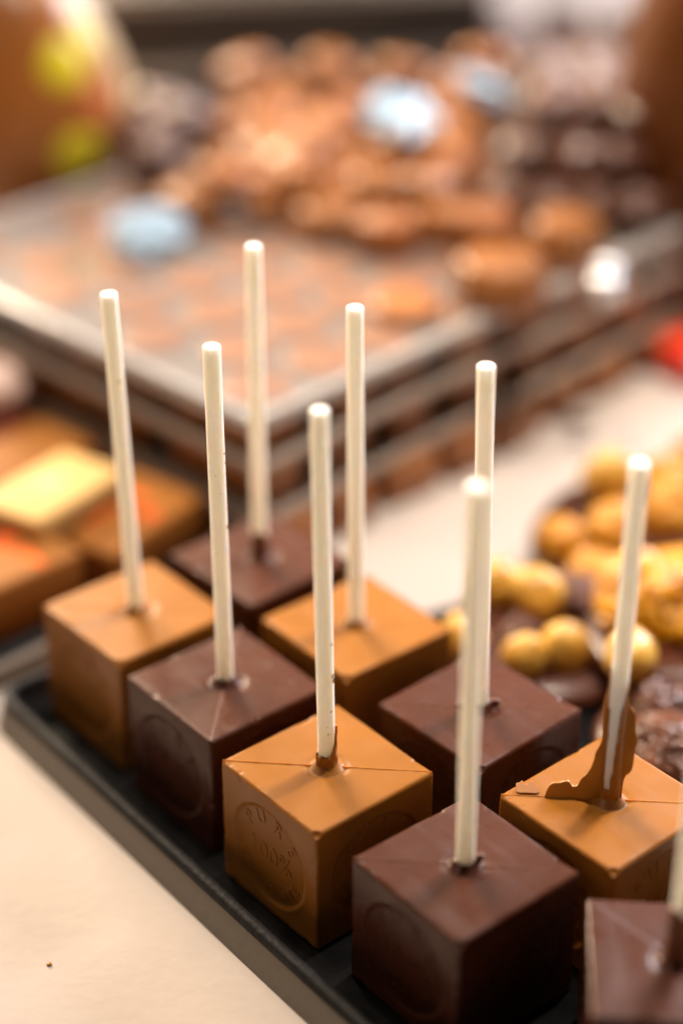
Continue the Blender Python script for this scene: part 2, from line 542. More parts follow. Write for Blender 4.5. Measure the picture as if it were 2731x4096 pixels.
def shell_bm(fn, a0, a1, z0, z1, r, na=30, nz=40, thick=0.0003, seed=0):
    """patches of melted chocolate on the stick: cells where fn(angle_deg, z) is true"""
    bm = bmesh.new()
    vs = {}
    def vert(i, j, lay):
        key = (i, j, lay)
        if key not in vs:
            a = R(a0 + (a1 - a0) * i / na)
            z = z0 + (z1 - z0) * j / nz
            rr = r + (thick * (0.8 + 0.5 * noise.noise(Vector((a * 2, z * 500, seed)))) if lay else -0.00012)
            vs[key] = bm.verts.new((rr * math.cos(a), rr * math.sin(a), z))
        return vs[key]
    cells = set()
    for i in range(na):
        for j in range(nz):
            a = a0 + (a1 - a0) * (i + .5) / na
            z = z0 + (z1 - z0) * (j + .5) / nz
            if fn(a, z):
                cells.add((i, j))
    full = abs(a1 - a0) > 359
    for (i, j) in cells:
        bm.faces.new((vert(i, j, 1), vert(i + 1, j, 1), vert(i + 1, j + 1, 1), vert(i, j + 1, 1)))
        for (di, dj, p, q) in ((-1, 0, (i, j + 1), (i, j)), (1, 0, (i + 1, j), (i + 1, j + 1)), (0, -1, (i, j), (i + 1, j)), (0, 1, (i + 1, j + 1), (i, j + 1))):
            if (i + di, j + dj) not in cells:
                bm.faces.new((vert(*p, 1), vert(*p, 0), vert(*q, 0), vert(*q, 1)))
    return bm

def soften(me_obj, it=2):
    s = me_obj.modifiers.new('smooth', 'SMOOTH'); s.factor = 0.5; s.iterations = it

GROUP = 'chocolate cubes on sticks in the black tray'
def pop(name_key, kind, x, y, adeg, top, length, label, seam='LR', dent=True, seam_amp=0.00022, specks=()):
    t = tag(empty('chocolate_pop', (x, y, 0), R(adeg + 45)), label, 'chocolate pop', GROUP)
    m = M[kind]
    body = link('chocolate_cube', CUBE[dent], m, t)
    for axis, rot in (('front', 0.0), ('left', R(-90))):
        # -y face as drawn; -x face turned by -90 degrees
        if axis == 'front':
            link('seal_lettering', SEAL, m, body, loc=(0, -S / 2 + 0.00046, H / 2 - 0.0003))
        else:
            link('seal_lettering', SEAL, m, body, loc=(-S / 2 + 0.00046, 0, H / 2 - 0.0003), rot=(0, 0, rot))
    Rd = S / math.sqrt(2) - 0.0006
    ang = R(-45) if seam == 'LR' else R(45)
    sm = M['milk'] if kind == 'milk' else M['dark_thin']
    for lo, hi, sd in ((-Rd, -0.0034, 1), (0.0034, Rd, 2)):
        link('mould_seam', seam_mesh(hash_key(name_key) + sd, lo, hi, seam_amp), sm, body, loc=(0, 0, H), rot=(0, 0, ang))
    # the stick leans a little: top offset in world axes
    st = link('stick', stick_mesh(length, hash_key(name_key)), M['stick'], t)
    st.location = (0, 0, H)
    v = Vector((top[0], top[1], length))
    rot_inv = Matrix.Rotation(-R(adeg + 45), 3, 'Z')
    v = rot_inv @ v
    st.rotation_euler = Vector((0, 0, 1)).rotation_difference(v.normalized()).to_euler()
    # sealing collar where the chocolate climbs the stick
    prof = [(0.0045, -0.0006), (0.0036, 0.0001), (0.0029, 0.0006), (0.00245, 0.0013), (0.0021, 0.0017), (0.0019, 0.0016)]
    lo_ = lathe_bm(prof, 36)
    for vtx in lo_.verts:
        k = 1 + 0.10 * noise.noise(Vector((vtx.co.x * 300, vtx.co.y * 300, hash_key(name_key))))
        vtx.co.z *= k
    link('chocolate_collar', to_mesh(lo_, 'chocolate_collar'), M['milk'] if kind == 'milk' else M['dark'], body, loc=(0, 0, H))
    return t, body, st, rot_inv

_keys = {}
def hash_key(k):
    return _keys.setdefault(k, len(_keys) * 7 + 3)

def stick_local(angle_world, adeg):
    return angle_world - (adeg + 45)

def specks(st, seed, spots, m=None):
    """tiny dried specks on a stick: (world angle local, height, size)"""
    bm = bmesh.new()
    for i, (a, z, s) in enumerate(spots):
        b = lump_bm(1.0, seed + i, 0.5, 1.6, (1, 1, 1), 2)
        mt = Matrix.Translation((0.00203 * math.cos(R(a)), 0.00203 * math.sin(R(a)), z)) @ Matrix.Rotation(R(a), 4, 'Z') @ Matrix.Diagonal((s * 0.22, s, s * 1.5, 1))
        me = bpy.data.meshes.new('tmp'); b.to_mesh(me); b.free(); me.transform(mt); bm.from_mesh(me); bpy.data.meshes.remove(me)
    link('chocolate_speck', to_mesh(bm, 'chocolate_speck'), m or M['milk_smear'], st)

# -- row along the front rim
A = pop('A', 'milk', -0.0499, 0.0658, -4.8, (-0.0016, -0.0008), 0.0895,
        'milk chocolate cube on a leaning stick at the tray corner beside the printed tablets')
B = pop('B', 'dark', -0.0250, 0.0335, -5.5, (-0.0004, 0.0), 0.0909,
        'dark chocolate cube whose seam runs to its near corner, between two milk cubes', seam='NB', dent=False, seam_amp=0.00016)
Cc = pop('C', 'milk', 0.0, 0.0, -5.1, (-0.0012, 0.0), 0.0924,
         'milk chocolate cube with crisp PURE 100% seal and melted smear at its stick foot', seam_amp=0.00030)
D = pop('D', 'dark', 0.0299, -0.0344, -5.7, (-0.0006, 0.0), 0.0938,
        'nearest dark chocolate cube, its stick set in an open hole with a reddish flake')
# -- second row
I_ = pop('I', 'dark', -0.0187, 0.0918, -3.5, (0.0003, 0.0), 0.0905,
         'farthest dark chocolate cube, its stick coated brown at the foot, in front of stacked trays', dent=False, seam_amp=0.0001)
E_ = pop('E', 'milk', 0.0071, 0.0593, -6.0, (-0.0006, 0.0), 0.0886,
         'milk chocolate cube on an upright stick with bare cream paper right behind it')
F_ = pop('F', 'dark', 0.0365, 0.0233, -2.8, (-0.0018, 0.0), 0.0911,
         'dark chocolate cube beside the nut discs, small red-brown flake right of its stick', seam_amp=0.00026)
G = pop('G', 'milk', 0.0634, -0.0122, -4.2, (0.0004, 0.0006), 0.0863,
        'milk chocolate cube with ragged thin chocolate fins climbing both sides of its stick', seam_amp=0.00028)
Hh = pop('H', 'dark', 0.0708, -0.0635, -49.7, (0.0012, 0.0), 0.0900,
         'dark chocolate cube turned askew and cut off by the photo edge, stick foot coated', seam='NB', dent=False)

# ---- individual marks
def rough_edge(x, k=1.0, s=0):
    return k * noise.noise(Vector((x, s * 1.9, 0.3)))

# C: melted smear climbing the right side of the stick foot
aC = -5.1 + 45
def fnC(a, z):
    w = a + aC                                  # world angle
    w = (w + 180) % 360 - 180
    lim = 0.0040 + 0.0008 * noise.noise(Vector((w * 0.05, 1, 1)))
    if -75 < w < 10:
        lim += 0.0065 * max(0, (w + 75) / 70) ** 1.6
    return z < lim
o = link('chocolate_smear', to_mesh(shell_bm(fnC, -180, 180, -0.001, 0.0115, 0.00203, 60, 40, 0.00060, 3), 'chocolate_smear'), M['milk_smear'], Cc[2]); soften(o)
specks(Cc[2], 40, [(-30 - aC, 0.026, 0.0004), (-22 - aC, 0.0245, 0.0005), (-50 - aC, 0.0165, 0.00018), (-80 - aC, 0.0125, 0.0001), (-75 - aC, 0.0105, 0.00016), (-35 - aC, 0.0345, 0.00025)])
aB = -5.5 + 45
specks(B[2], 60, [(-18 - aB, 0.064, 0.00025), (-14 - aB, 0.0615, 0.0002), (-12 - aB, 0.0585, 0.00016), (-10 - aB, 0.0555, 0.00014), (-17 - aB, 0.0495, 0.00016), (-15 - aB, 0.0445, 0.00035), (-65 - aB, 0.054, 0.0001), (-95 - aB, 0.059, 0.00009), (-105 - aB, 0.038, 0.00009)])
specks(A[2], 80, [(-60 - (-4.8 + 45), 0.067, 0.00028)])
# I: coated stick foot
o = link('chocolate_smear', to_mesh(shell_bm(lambda a, z: z < 0.0078 + 0.001 * math.sin(R(a * 2)), -180, 180, -0.001, 0.010, 0.00203, 48, 24, 0.00060, 5), 'chocolate_smear'), M['dark_thin'], I_[2]); soften(o)
# H: coated stick foot
o = link('chocolate_smear', to_mesh(shell_bm(lambda a, z: z < 0.0135 + 0.001 * math.sin(R(a * 2)), -180, 180, -0.001, 0.016, 0.00203, 48, 30, 0.0006, 6), 'chocolate_smear'), M['dark_thin'], Hh[2]); soften(o)
# G: smear round the stick with a bare pointed window, and the two fins
aG = -4.2 + 45
def fnG(a, z):
    w = (a + aG + 180) % 360 - 180
    zt = 0.0315 + 0.0025 * (w + 20) / 60 + 0.0008 * noise.noise(Vector((w * .05, 3, 2)))
    if z > zt:
        return False
    k = max(0.0, min(1.0, (z - 0.005) / 0.020))
    left = -146 + 6 * noise.noise(Vector((z * 300, 1, 7)))
    right = -104 + 32 * k ** 0.8 + (40 * max(0, (z - 0.025) / 0.006)) + 7 * noise.noise(Vector((z * 350, 4, 7)))
    if left < w < right and z > 0.0045:
        return False
    return True
o = link('chocolate_smear', to_mesh(shell_bm(fnG, -180, 180, -0.001, 0.036, 0.00203, 90, 90, 0.00035, 9), 'chocolate_smear'), M['milk_smear'], G[2]); soofen = soften(o)

def fin(pts, thick, parent, loc=(0, 0, 0), rot=(0, 0, R(-45)), m='milk_thin', name='chocolate_fin', dense=3):
    # resample so the ragged edge is soft
    # corner cutting keeps the ragged edge soft
    out = [Vector(p) / 1000 for p in pts]
    for _ in range(2):
        nxt = []
        for a, b in zip(out, out[1:] + out[:1]):
            nxt += [a * .75 + b * .25, a * .25 + b * .75]
        out = nxt
    out = [(q.x, q.y) for q in out]
    bm_ = prism_bm(out, thick)
    me_ = to_mesh(bm_, name, False)
    return link(name, me_, M[m], parent, loc, rot)

fin([(-14.49, -0.3), (-14.3, 0.6), (-13.87, 2.61), (-12.92, 4.17), (-11.44, 4.18), (-9.71, 4.91), (-8.95, 4.58), (-8.43, 3.3), (-7.11, 3.56), (-6.65, 5.65),
     (-5.13, 7.23), (-4.03, 10.63), (-3.9, 13.21), (-2.6, 16.22), (-2.75, 20.55), (-3.0, 24.0), (-2.75, 27.69), (-2.27, 29.84), (-2.05, 34.06), (-1.75, 34.0),
     (-1.7, 20.0), (-1.7, 5.0), (-1.7, -0.3)], 0.00042, G[1], (0, 0, H))
fin([(1.7, -0.3), (1.75, 15), (1.8, 33.5), (2.2, 32.6), (2.5, 29), (2.89, 25.86), (4.31, 24.16), (4.54, 19.14), (5.28, 17.0), (4.73, 14.79),
     (4.68, 9.64), (4.2, 8.0), (2.9, 6.94), (2.7, 1.69), (2.9, -0.3)], 0.00042, G[1], (0, 0, H))
# a flake broken off, lying against the left corner of the top
o = fin([(-20.8, 0.2), (-20.6, 1.2), (-21.0, 2.6), (-19.9, 2.8), (-19.5, 3.6), (-19.0, 2.6), (-18.2, 2.3), (-17.6, 3.4), (-17.0, 3.4), (-16.2, 2.2), (-15.5, 1.7),
         (-15.6, 0.3), (-16.4, 0.0), (-18.5, 0.1), (-19.8, -0.1)], 0.0004, G[1], (0.0004, 0.0004, H + 0.0003), (R(-76), 0, R(-45)), 'milk', 'chocolate_flake')
# F, D: small flakes at the stick
fin([(2.3, 0.0), (2.5, 1.9), (3.4, 2.3), (4.8, 2.1), (5.0, 1.0), (4.4, 0.2)], 0.0005, F_[1], (0, 0, H), (0, 0, R(-45)), 'dark_thin', 'chocolate_flake')
fin([(-6.0, -0.1), (-5.6, 0.7), (-4.6, 0.9), (-3.0, 1.0), (-2.6, 0.3), (-3, -0.1)], 0.0004, F_[1], (0, 0, H), (0, 0, R(-45)), 'dark_thin', 'chocolate_flake')
fin([(2.0, 0.2), (2.2, 2.6), (2.9, 3.4), (4.1, 3.3), (3.7, 1.9), (3.2, 0.4)], 0.0005, D[1], (0, 0, H), (0, 0, R(-45)), 'dark_thin', 'chocolate_flake')

# crumbs
def crumb(x, y, z, r, m, label, seed):
    tag(link('chocolate_crumb', to_mesh(lump_bm(r, seed, .5, 1.5, (1, 1, .6), 2), 'chocolate_crumb'), M[m], None, (x, y, z + r * .3)), label, 'crumb')
crumb(-0.0632, -0.0265, -0.0022, 0.0006, 'milk_thin', 'tiny orange-brown crumb alone on the cream paper at lower left', 3)
for i in range(26):
    rn = random.Random(i + 400)
    d = rn.uniform(-0.09, 0.06); n = rn.uniform(-0.0245, -0.0185)
    p = tray_pt(d, n)
    if i < 5:
        crumb(p[0], p[1], 0.0, rn.uniform(.00022, .0005), 'milk_thin', 'small crumb on the black tray floor near its front rim, %s of five' % ['one', 'two', 'three', 'four', 'five'][i], i)

# ---------------------------------------------------------------- nut and raisin discs
MT = tray('serving_tray', (0.0930, 0.0820, 0), R(24), 0.128, 0.100, 'black tray under the dark chocolate discs with nuts', wall_out=0.002, h=0.004)

def disc_bm(r, h, seed):
    prof = [(0, 0)] + [(r * .6, 0), (r * .93, 0.0002), (r, h * .35), (r * .985, h * .65), (r * .9, h * .92), (r * .7, h), (r * .35, h * 1.02), (0, h * 1.02)]
    b = lathe_bm(prof, 64)
    for v in b.verts:
        a = math.atan2(v.co.y, v.co.x)
        k = 1 + 0.05 * noise.noise(Vector((math.cos(a) * 1.3, math.sin(a) * 1.3, seed)))
        v.co.x *= k; v.co.y *= k
        if v.co.z > h * .5:
            v.co.z += 0.0007 * noise.noise(Vector((v.co.x * 90, v.co.y * 90, seed)))
    return b

def hazelnut_bm(r, seed):
    b = lump_bm(r, seed, 0.08, 1.5, (1, 1, 1.0), 4)
    for v in b.verts:
        d = v.co.normalized()
        if d.z > 0:
            v.co += Vector((0, 0, 1)) * r * 0.20 * d.z ** 4          # pointed tip
        a = math.atan2(d.y, d.x)
        v.co -= d * r * 0.035 * (0.5 + 0.5 * math.cos(a * 5 + seed)) * (1 - abs(d.z))
    return b

def grooved(b, r, squash, seed, amp, freq, depth, width, fine):
    off = Vector((seed * 3.17, seed * 1.31, seed * 2.23))
    for v in b.verts:
        d = v.co.normalized()
        k = 1 + amp * noise.noise(d * 1.3 + off)
        n1 = abs(noise.noise(d * freq + off * 1.7))
        n2 = abs(noise.noise(d * freq * 2.1 + off * 0.9))
        k -= depth * max(0.0, 1 - n1 / width) ** 1.5 + fine * max(0.0, 1 - n2 / width) ** 1.5
        v.co = Vector((d.x * squash[0], d.y * squash[1], d.z * squash[2])) * (r * k)
    return b
def ico(sub):
    b = bmesh.new()
    bmesh.ops.create_icosphere(b, subdivisions=sub, radius=1.0)
    return b
def walnut_bm(r, seed):
    return grooved(ico(6), r * 1.08, (1.15, .98, .74), seed, .22, 2.0, .26, .16, .10)

def raisin_bm(r, seed):
    return grooved(ico(6), r * 1.05, (1.35, 1, .62), seed, .18, 2.6, .16, .20, .09)

SH = {}
for k in range(3):
    SH['hazelnut', k] = to_mesh(hazelnut_bm(0.0064, 11 + k * 5), 'hazelnut')
    SH['walnut', k] = to_mesh(walnut_bm(0.0105, 21 + k * 7), 'walnut')
    SH['raisin', k] = to_mesh(raisin_bm(0.0085, 31 + k * 3), 'raisin')

def mendiant(x, y, z, r, tilt, rz, label, tops, seed, h=0.0062):
    t = tag(empty('nut_disc', (x, y, z), 0, tilt[0], tilt[1]), label, 'chocolate disc', 'dark chocolate discs with nuts and raisins')
    link('chocolate_disc', to_mesh(disc_bm(r, h, seed), 'chocolate_disc'), M['dark'], t)
    rnd = random.Random(seed)
    for i, (kind, wx, wy, sc) in enumerate(tops):
        zz = h + {'hazelnut': 0.0040, 'walnut': 0.0036, 'raisin': 0.0024}[kind] * sc
        o = link(kind, SH[kind, (i + seed) % 3], M[kind], t, (wx - x, wy - y, zz))
        o.rotation_euler = (rnd.uniform(-.9, .9), rnd.uniform(-.9, .9), rnd.uniform(0, 6.28)) if kind == 'hazelnut' else (rnd.uniform(-.3, .3), rnd.uniform(-.3, .3), rnd.uniform(0, 6.28))
        o.scale = (sc, sc, sc)
    return t

mendiant(0.0910, 0.1430, 0.006, 0.0310, (R(6), R(-4)), 0, 'dark disc topped with golden walnut pieces, its round left edge against the paper',
         [('walnut', 0.0698, 0.1374, .66), ('walnut', 0.0850, 0.1410, .74), ('walnut', 0.0769, 0.1203, .70), ('hazelnut', 0.0857, 0.1620, 1.35), ('walnut', .103, .150, .8)], 2)
mendiant(0.0600, 0.0950, 0.001, 0.0280, (R(3), R(2)), 0, 'dark disc with five pale hazelnuts and two raisins, next to the back dark cube',
         [('hazelnut', 0.0640, 0.0828, 1.12), ('hazelnut', 0.0525, 0.0786, .98), ('hazelnut', 0.0585, 0.1068, 1.22), ('hazelnut', 0.0475, 0.1126, 1.1), ('hazelnut', .0363, .0860, 1.0), ('raisin', 0.0725, 0.1106, .95), ('raisin', .0527, .0945, .6)], 3)
mendiant(0.0950, 0.0880, 0.0085, 0.0265, (R(-3), R(-6)), 0, 'dark disc carrying one large golden walnut half and a hazelnut behind the ragged fin stick',
         [('walnut', 0.0895, 0.0950, 1.35), ('walnut', 0.1030, 0.1000, 1.1), ('hazelnut', 0.0805, 0.0655, 1.1), ('walnut', 0.0940, 0.1120, .6), ('walnut', .1050, .0780, .9)], 5)
mendiant(0.0970, 0.0460, 0.0010, 0.0285, (R(-3), R(3)), 0, 'dark disc with wrinkled raisins at the right photo edge, nearest of the nut discs',
         [('raisin', 0.0900, 0.0560, 1.2), ('raisin', 0.0855, 0.0345, 1.25), ('raisin', 0.1050, 0.0500, 1.1), ('raisin', .100, .030, 1.0)], 7)
mendiant(0.1200, 0.1660, 0.0040, 0.0280, (R(0), R(-4)), 0, 'dark disc with walnuts farthest back among the nut discs',
         [('walnut', 0.1070, 0.1702, 1.0), ('walnut', 0.1037, 0.1485, .95), ('walnut', 0.1190, 0.1840, .9), ('hazelnut', .121, .169, 1.1)], 9)

# ---------------------------------------------------------------- printed tablets, left
UA = R(44)
UL = tag(empty('serving_tray', (-0.0900, 0.1400, 0.0), UA), 'black tray under the printed orange and cream tablets at left', 'tray')
link('tray_floor', to_mesh(box_bm(0.13, 0.12, 0.0030, 0.0008, z0=-0.0010, cx=0.0, cy=0.020), 'tray_floor'), M['tray_rim'], UL)
def strip(name, sx, sy, sz, cx, cy, z0, m, parent, bev=0.0006):
    me_ = to_mesh(box_bm(sx, sy, sz, bev, 2, z0=z0, cx=cx, cy=cy), name)
    flat_shade_big(me_)
    return link(name, me_, M[m], parent)
strip('tray_rim', 0.13, 0.0030, 0.0060, 0.0, -0.0415, -0.001, 'tray_wall', UL)

def print_patch(parent, pts, z, m, name='printed_patch'):
    bm_ = bmesh.new()
    f = [bm_.verts.new((x, y, z)) for x, y in pts]
    g = [bm_.verts.new((x, y, z - 0.0004)) for x, y in pts]
    bm_.faces.new(f)
    n = len(f)
    for i in range(n):
        bm_.faces.new((f[i], g[i], g[(i + 1) % n], f[(i + 1) % n]))
    return link(name, to_mesh(bm_, name, False), M[m], parent)

def tablet(x, y, z, rz, sx, sy, sz, m, label, patches=(), tilt=(0, 0)):
    t = tag(empty('printed_tablet', (x, y, z), rz, tilt[0], tilt[1]), label, 'chocolate tablet')
    me_ = to_mesh(box_bm(sx, sy, sz, 0.0016, 3), 'tablet_body'); flat_shade_big(me_)
    link('tablet_body', me_, M[m], t)
    for pts, pm in patches:
        print_patch(t, pts, sz + 0.00015, pm)
    return t

def blob_pts(cx, cy, rx, ry, seed, n=18):
    return [(cx + rx * (1 + .35 * noise.noise(Vector((math.cos(a) * 1.5, math.sin(a) * 1.5, seed)))) * math.cos(a),
             cy + ry * (1 + .35 * noise.noise(Vector((math.cos(a) * 1.5, math.sin(a) * 1.5, seed + 9)))) * math.sin(a)) for a in [2 * math.pi * i / n for i in range(n)]]

# local x runs along the tray's far-right direction (u), y towards the far left (v)
def uv(x, y, du, dv, ang=UA):
    return (x + du * math.cos(ang) - dv * math.sin(ang), y + du * math.sin(ang) + dv * math.cos(ang))
px, py = uv(-0.0705, 0.1180, -0.019, 0.0125)
tablet(px, py, 0.0020, UA, 0.038, 0.025, 0.0180, 'tan_block', 'tan chocolate tablet with red flame print and a yellow spot at the left photo edge',
       [(blob_pts(-.002, .004, .0085, .0040, 1), 'red_print'), (blob_pts(.006, .0085, .0075, .0028, 8), 'red_print'), (blob_pts(-.013, -.002, .003, .006, 2), 'red_print'),
        (blob_pts(.006, -.004, .0022, .0065, 12), 'red_print'), (blob_pts(-.004, .0090, .0050, .0024, 3), 'yellow_print')])
px, py = uv(-0.0627, 0.1172, 0.0245, 0.0165, R(56))
tablet(px, py, 0.0020, R(56), 0.044, 0.031, 0.0150, 'tan_block', 'tan orange tablet with faint red streaks behind the leaning stick',
       [(blob_pts(.002, -.0085, .0028, .0045, 4), 'red_print'), (blob_pts(-.006, .003, .009, .0020, 5), 'red_print'), (blob_pts(.009, .004, .0022, .0075, 6), 'red_print')])
px, py = uv(-0.0821, 0.1236, 0.0175, 0.0118, R(57))
tablet(px, py, 0.0175, R(55), 0.040, 0.0255, 0.0090, 'cream_block', 'cream white tablet with small pale orange print lying on top of two tan tablets',
       [(blob_pts(.0005, .0005, .0042, .0036, 7), 'pale_orange_print')], (R(-2), R(1)))
px, py = uv(-0.0822, 0.1982, -0.020, 0.004, R(52))
tablet(px, py, 0.0020, R(50), 0.044, 0.028, 0.0140, 'tan_block', 'plain orange-tan tablet behind the cream white one')
t = tag(empty('coated_sweet', (-0.1110, 0.2180, 0.0)), 'round pinkish white sweet with a dark red foot at the left edge', 'sweet')
link('sweet_top', to_mesh(lump_bm(0.011, 3, .08, 1.2, (1, 1, .8), 3), 'sweet_top'), M['pink_sweet'], t, (0, 0, 0.022))
link('sweet_foot', to_mesh(lathe_bm([(0, -.002), (.012, -.002), (.0125, .006), (.0105, .014), (0, .014)], 32), 'sweet_foot'), mat('dark_red_foil', (0.22, 0.012, 0.010), .35, .6), t)

# ---------------------------------------------------------------- stack of three plastic trays
TA = R(45.3)
T0 = Vector((-0.0216, 0.1401))
def tw(u, v):
    return (T0.x + u * math.cos(TA) - v * math.sin(TA), T0.y + u * math.sin(TA) + v * math.cos(TA))
TU, TV = 0.270, 0.185
ORD = ['first', 'second', 'third', 'fourth', 'fifth', 'sixth', 'seventh', 'eighth', 'ninth', 'tenth', 'eleventh', 'twelfth', 'thirteenth']
def plastic_tray(ztop, label, hgt=0.0035, lid=False):
    c0 = tw(0, 0)
    t = tag(empty('plastic_tray', (c0[0], c0[1], ztop - hgt), TA), label, 'plastic tray', 'stacked plastic trays')
    link('tray_floor', to_mesh(box_bm(TU - .006, TV - .006, .0012, 0, z0=0.0003, cx=TU / 2, cy=TV / 2), 'tray_floor', False), M['plastic_floor'], t)
    w = 0.0045
    for cx, cy, sx, sy in ((TU / 2, w / 2, TU, w), (TU / 2, TV - w / 2, TU, w), (w / 2, TV / 2, w, TV - 2 * w), (TU - w / 2, TV / 2, w, TV - 2 * w)):
        strip('tray_side', sx, sy, hgt, cx, cy, 0.0, 'plastic_top' if lid else 'plastic', t, 0.0012)
    if lid:
        link('clear_lid', to_mesh(box_bm(TU - .0094, TV - .0094, .0006, 0, z0=hgt - .0012, cx=TU / 2, cy=TV / 2), 'clear_lid', False), M['lid'], t)
    return t
PT_TOP = plastic_tray(0.050, 'top grey plastic tray of the stack, clear lid over its chocolates', hgt=0.0050, lid=True)
plastic_tray(0.0345, 'middle grey plastic tray of the stack, chocolate pieces above and below it')
plastic_tray(0.0160, 'lowest grey plastic tray of the stack, standing on brown pieces')

# pieces in the gaps, front row along the two near sides
def piece_mesh(sx, sy, sz, seed):
    b = box_bm(sx, sy, sz, min(sx, sz) * .16, 3)
    for v in b.verts:
        v.co += Vector((noise.noise(v.co * 90 + Vector((seed, 0, 0))), noise.noise(v.co * 90 + Vector((0, seed, 0))), 0)) * 0.0008
    return to_mesh(b, 'chocolate_piece')
GAPS = [('bottom gap', -0.0022, 0.0145), ('middle gap', 0.0140, 0.0168), ('upper gap', 0.0325, 0.0123)]
rnd = random.Random(7)
for gi, (gname, z0, hh) in enumerate(GAPS):
    P1 = [piece_mesh(.021, .020, hh - .0002, 1 + gi), piece_mesh(.017, .022, hh - .0002, 5 + gi)]
    for side in (0, 1):
        u = 0.006
        i = 0
        lim = 0.235 if side == 0 else 0.165
        while u < lim and i < 11:
            w = 0.021
            mi = rnd.random()
            mm = M['bonbon_orange'] if mi < .4 else (M['bonbon_brown'] if mi < .6 else M['bonbon'])
            inset = 0.0105 + (rnd.uniform(0.0046, 0.0056) if gi else -rnd.uniform(0.002, 0.006))
            if side == 0:
                p = tw(u + w / 2, inset + .001)
            else:
                if i == 0:
                    u += 0.022; i = 0
                p = tw(inset + .001, u + w / 2)
            o = link('chocolate_piece', P1[(i + gi) % 2], mm, None, (p[0], p[1], z0 + .0001), (0, 0, TA + rnd.uniform(-.12, .12)))
            tag(o, 'brown chocolate piece in the stack\'s %s, %s from near corner on its %s side' % (gname, ORD[i], 'right' if side == 0 else 'left'),
                'chocolate piece', 'chocolate pieces between the stacked trays')
            u += w + rnd.uniform(0.002, 0.012)
            i += 1

# flat round bonbons under the lid
flat = to_mesh(lathe_bm([(0, 0), (.0106, 0), (.0115, .0012), (.0108, .0034), (.0088, .0041), (0, .0043)], 28), 'round_bonbon')
cnt = 0
for r_ in range(7):
    for k in range(7):
        u = 0.020 + k * 0.0255 + (0.0125 if r_ % 2 else 0); v = 0.019 + r_ * 0.0245
        if u > 0.165 or rnd.random() < .08:
            continue
        p = tw(u + rnd.uniform(-.0012, .0012), v + rnd.uniform(-.0012, .0012))
        o = link('round_bonbon', flat, M['bonbon_orange'] if rnd.random() < .7 else M['bonbon_brown'], None, (p[0], p[1], 0.0466), (0, 0, rnd.uniform(0, 6)))
        o.scale.z = 0.45
        tag(o, 'flat round bonbon under clear lid, %s in the %s row from right tray side' % (ORD[k], ORD[r_]), 'bonbon', 'round bonbons under the clear lid')

# ---------------------------------------------------------------- loose milk discs on the lid
prof = [(0, 0), (.0118, 0), (.0130, .0012), (.0134, .0045), (.0130, .0080), (.0114, .0104), (.0098, .0110), (.0070, .0106), (.0050, .0115), (0, .0117)]
def disc_variant(seed, lobes, amp, kr, kz):
    b = lathe_bm([(r * kr * .78, z * kz * .84) for r, z in prof], 72, lobes, amp)
    for v in b.verts:
        q = v.co * 70 + Vector((seed * 3.3, 0, 0))
        v.co += Vector((noise.noise(q), noise.noise(q + Vector((5, 0, 0))), 0.6 * noise.noise(q + Vector((0, 7, 0))))) * 0.0013
    return to_mesh(b, 'milk_disc')
scal = [disc_variant(1, 12, .03, 1.0, 1.0), disc_variant(2, 10, .04, .94, 1.15), disc_variant(3, 14, .025, 1.08, .9), disc_variant(4, 9, .05, .90, 1.0)]
LZ = 0.0496
def milk_disc(x, y, z, i, where):
    o = link('milk_disc', scal[i % 4], (M['bonbon'], M['bonbon_orange'], M['bonbon'], M['bonbon_brown'])[(i * 7 // 3) % 4], None, (x / 1000, y / 1000, z),
             (rnd.uniform(-.06, .06) if z < LZ + .005 else rnd.uniform(-.3, .3), rnd.uniform(-.06, .06) if z < LZ + .005 else rnd.uniform(-.3, .3), rnd.uniform(0, 6)))
    tag(o, 'milk disc ' + where, 'chocolate disc', 'loose milk chocolate discs on the tray lid')
    return o
front = [(-49.7, 297, 'alone at the left end of the heap, nearest the spotted egg'), (-24, 308, 'second in the front row, behind a glint ball'),
         (-0.3, 287, 'third in the front row, just behind the tallest stick'), (19, 270, 'foremost in the middle of the heap'), (38, 283, 'between the foremost disc and the front right one'),
         (52, 272, 'at the front right corner of the heap'), (54.8, 228, 'standing alone nearest the right side of the tray'), (79, 257, 'with a glint ball in front, right of the lone one')]
for i, (x, y, where) in enumerate(front):
    milk_disc(x, y, LZ, i, where).scale = ((1.40, 1.40, 1.75) if i > 5 else (1.2, 1.2, 1.3))
i = 8
for r_ in range(7):                       # bottom layer behind the front row
    for k in range(6 if r_ else 5):
        x = -44 + r_ * 2 + k * 19.5 + (r_ % 2) * 8 + rnd.uniform(-4, 4); y = 303 + r_ * 17 - k * 1.5 + rnd.uniform(-4, 4)
        if x > 62:
            continue
        milk_disc(x, y, LZ, i, 'in the bottom layer, %s from left in the %s row behind the front' % (ORD[k], ORD[r_])); i += 1
for r_ in range(6):                       # loose second layer
    for k in range(4):
        x = -34 + r_ * 3 + k * 24 + rnd.uniform(-8, 8); y = 306 + r_ * 19 - k * 4 + rnd.uniform(-6, 6)
        milk_disc(x, y, LZ + .0092, i, 'in the second layer, %s from left in the %s row from front' % (ORD[k], ORD[r_])); i += 1
for k in range(7):                        # last ridge at the back
    milk_disc(-34 + k * 16 + rnd.uniform(-4, 4), 402 + rnd.uniform(-6, 6), LZ + (.0092 if k % 2 else .0184), i, 'on the back ridge of the heap, %s from the left' % ORD[k]); i += 1

# one bonbon lying on the lid in front of the heap
tag(link('round_bonbon', flat, M['bonbon_orange'], None, (0.0236, 0.2172, LZ)), 'small flat orange-brown bonbon lying alone on the clear lid in front of the heap', 'bonbon')

